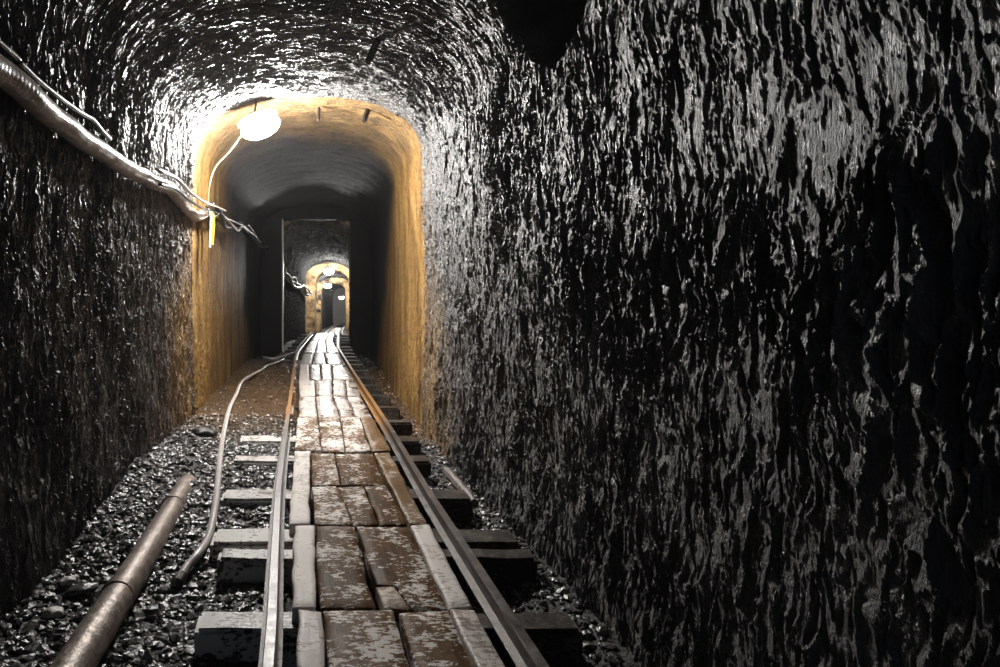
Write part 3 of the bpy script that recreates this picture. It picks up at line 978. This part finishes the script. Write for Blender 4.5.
# iron pegs in the roof
def peg(pa, da, pb, db, r, label):
    A, B_ = np.array(at_depth(*pa, da)), np.array(at_depth(*pb, db))
    o = mesh_obj('iron_peg', *tube_data(np.array([A + (B_ - A) * t for t in (0, .04, .5, .96, 1)]), [r * .8, r, r, r, r * .8], 10), IRON, smooth=False, origin=tuple(A))
    tag(o, label, 'peg', 'roof pegs')


peg((378, 39), 3.62, (368, 62), 3.55, .020, 'black iron peg jutting from the rough roof nearest the camera')
peg((369, 107), 5.15, (364, 121), 5.05, .020, 'black iron peg jutting from the ochre roof, right one of two')
peg((319, 108), 5.2, (318.3, 121), 5.12, .012, 'short thin black peg in the ochre roof, left one of two')

# ------------------------------------------------------------------ timber door frame and bulkhead
D0 = 11.55
df = thing('timber_door_frame', 'black timber door frame standing across the tunnel', 'door frame', (.1, D0, 0))
XL0, XL1 = (262 - VX) / F * D0, (282 - VX) / F * D0
XR0, XR1 = (350.5 - VX) / F * D0, (367 - VX) / F * D0
ZTOP = CH + (VY - 219) / F * D0
bevel_box('post', (XL0, D0, -.05), (XL1, D0 + .26, ZTOP), TIMBER, df, bev=.01, wob=.006, cuts=8)
bevel_box('post', (XR0, D0, -.05), (XR1, D0 + .26, ZTOP), TIMBER, df, bev=.01, wob=.006, cuts=8)
o = bevel_box('lit_jamb_strip', (XL1 - .002, D0 + .01, -.02), (XL1 + .022, D0 + .25, ZTOP - .002), WHITEPL, df, bev=.004)  # white strip added to stand for the lamp-lit jamb face
o['label'] = 'added pale strip for the lamp-lit side of the left door jamb'
bevel_box('lintel', (XL0, D0 - .01, ZTOP), (XR1, D0 + .26, ZTOP + .14), TIMBER, df, bev=.01, wob=.006, cuts=8)


def wall_box(parts):
    vs = []; fs = []
    for lo, hi in parts:
        b = len(vs)
        for x in (lo[0], hi[0]):
            for y in (lo[1], hi[1]):
                for z in (lo[2], hi[2]): vs.append((x, y, z))
        for f in ((0, 1, 3, 2), (4, 6, 7, 5), (0, 4, 5, 1), (2, 3, 7, 6), (0, 2, 6, 4), (1, 5, 7, 3)):
            fs.append(tuple(b + i for i in f))
    return vs, fs


t = NT('dark_bulkhead_stone')
n_ = t.noise(t.pos(), 9, 5)
t.bump(n_, .7, .02)
BULK = t.set(t.ramp(n_, [(.3, (.005, .005, .0045)), (.7, (.013, .012, .011))]), .8, spec=.2)
o = mesh_obj('wall_back', *wall_box([((-1.1, D0 + .05, -.1), (XL0 + .02, D0 + .22, 2.7)), ((XR1 - .02, D0 + .05, -.1), (1.3, D0 + .22, 2.7)),
                                     ((XL0 + .02, D0 + .05, ZTOP + .12), (XR1 - .02, D0 + .22, 2.7))]), BULK)
tag(o, kind='structure')
# far end of the tunnel
o = mesh_obj('wall_end', *wall_box([((-1, 40.6, -3), (6, 40.9, 3))]), PALESTONE)
tag(o, kind='structure')

# ------------------------------------------------------------------ thin damp haze hanging in the tunnel
hz = NT('damp_air'); hz.t.nodes.remove(hz.b)
vs_ = hz.n('ShaderNodeVolumeScatter'); vs_.inputs['Density'].default_value = .0013; vs_.inputs['Anisotropy'].default_value = .6
hz.l(vs_.outputs[0], hz.out.inputs[1])
o = mesh_obj('haze', *wall_box([((-1.4, -.4, -1.6), (3.6, 40, 2.9))]), hz.m)
tag(o, 'thin damp haze hanging in the air of the lit mine tunnel', 'haze', kind='stuff')

# ------------------------------------------------------------------ world, camera
wd = bpy.data.worlds.new('dim_mine_air'); bpy.context.scene.world = wd; wd.use_nodes = True
bg = wd.node_tree.nodes['Background']; bg.inputs[0].default_value = (.55, .75, 1, 1); bg.inputs[1].default_value = .2

cam = bpy.data.cameras.new('camera'); co = bpy.data.objects.new('camera', cam); link(co)
co.location = (0, 0, CH); co.rotation_euler = (PI / 2, 0, 0)
cam.sensor_width = 36; cam.sensor_fit = 'HORIZONTAL'; cam.lens = F * 36 / 1000
cam.shift_x = (500 - VX) / 1000; cam.shift_y = -(333.5 - VY) / 1000
cam.clip_start = .02; cam.clip_end = 200
sc = bpy.context.scene
sc.camera = co
sc.view_settings.view_transform = 'Standard'; sc.view_settings.look = 'None'
sc.view_settings.gamma = 1; sc.view_settings.use_curve_mapping = False
sc.view_settings.exposure = 0.25
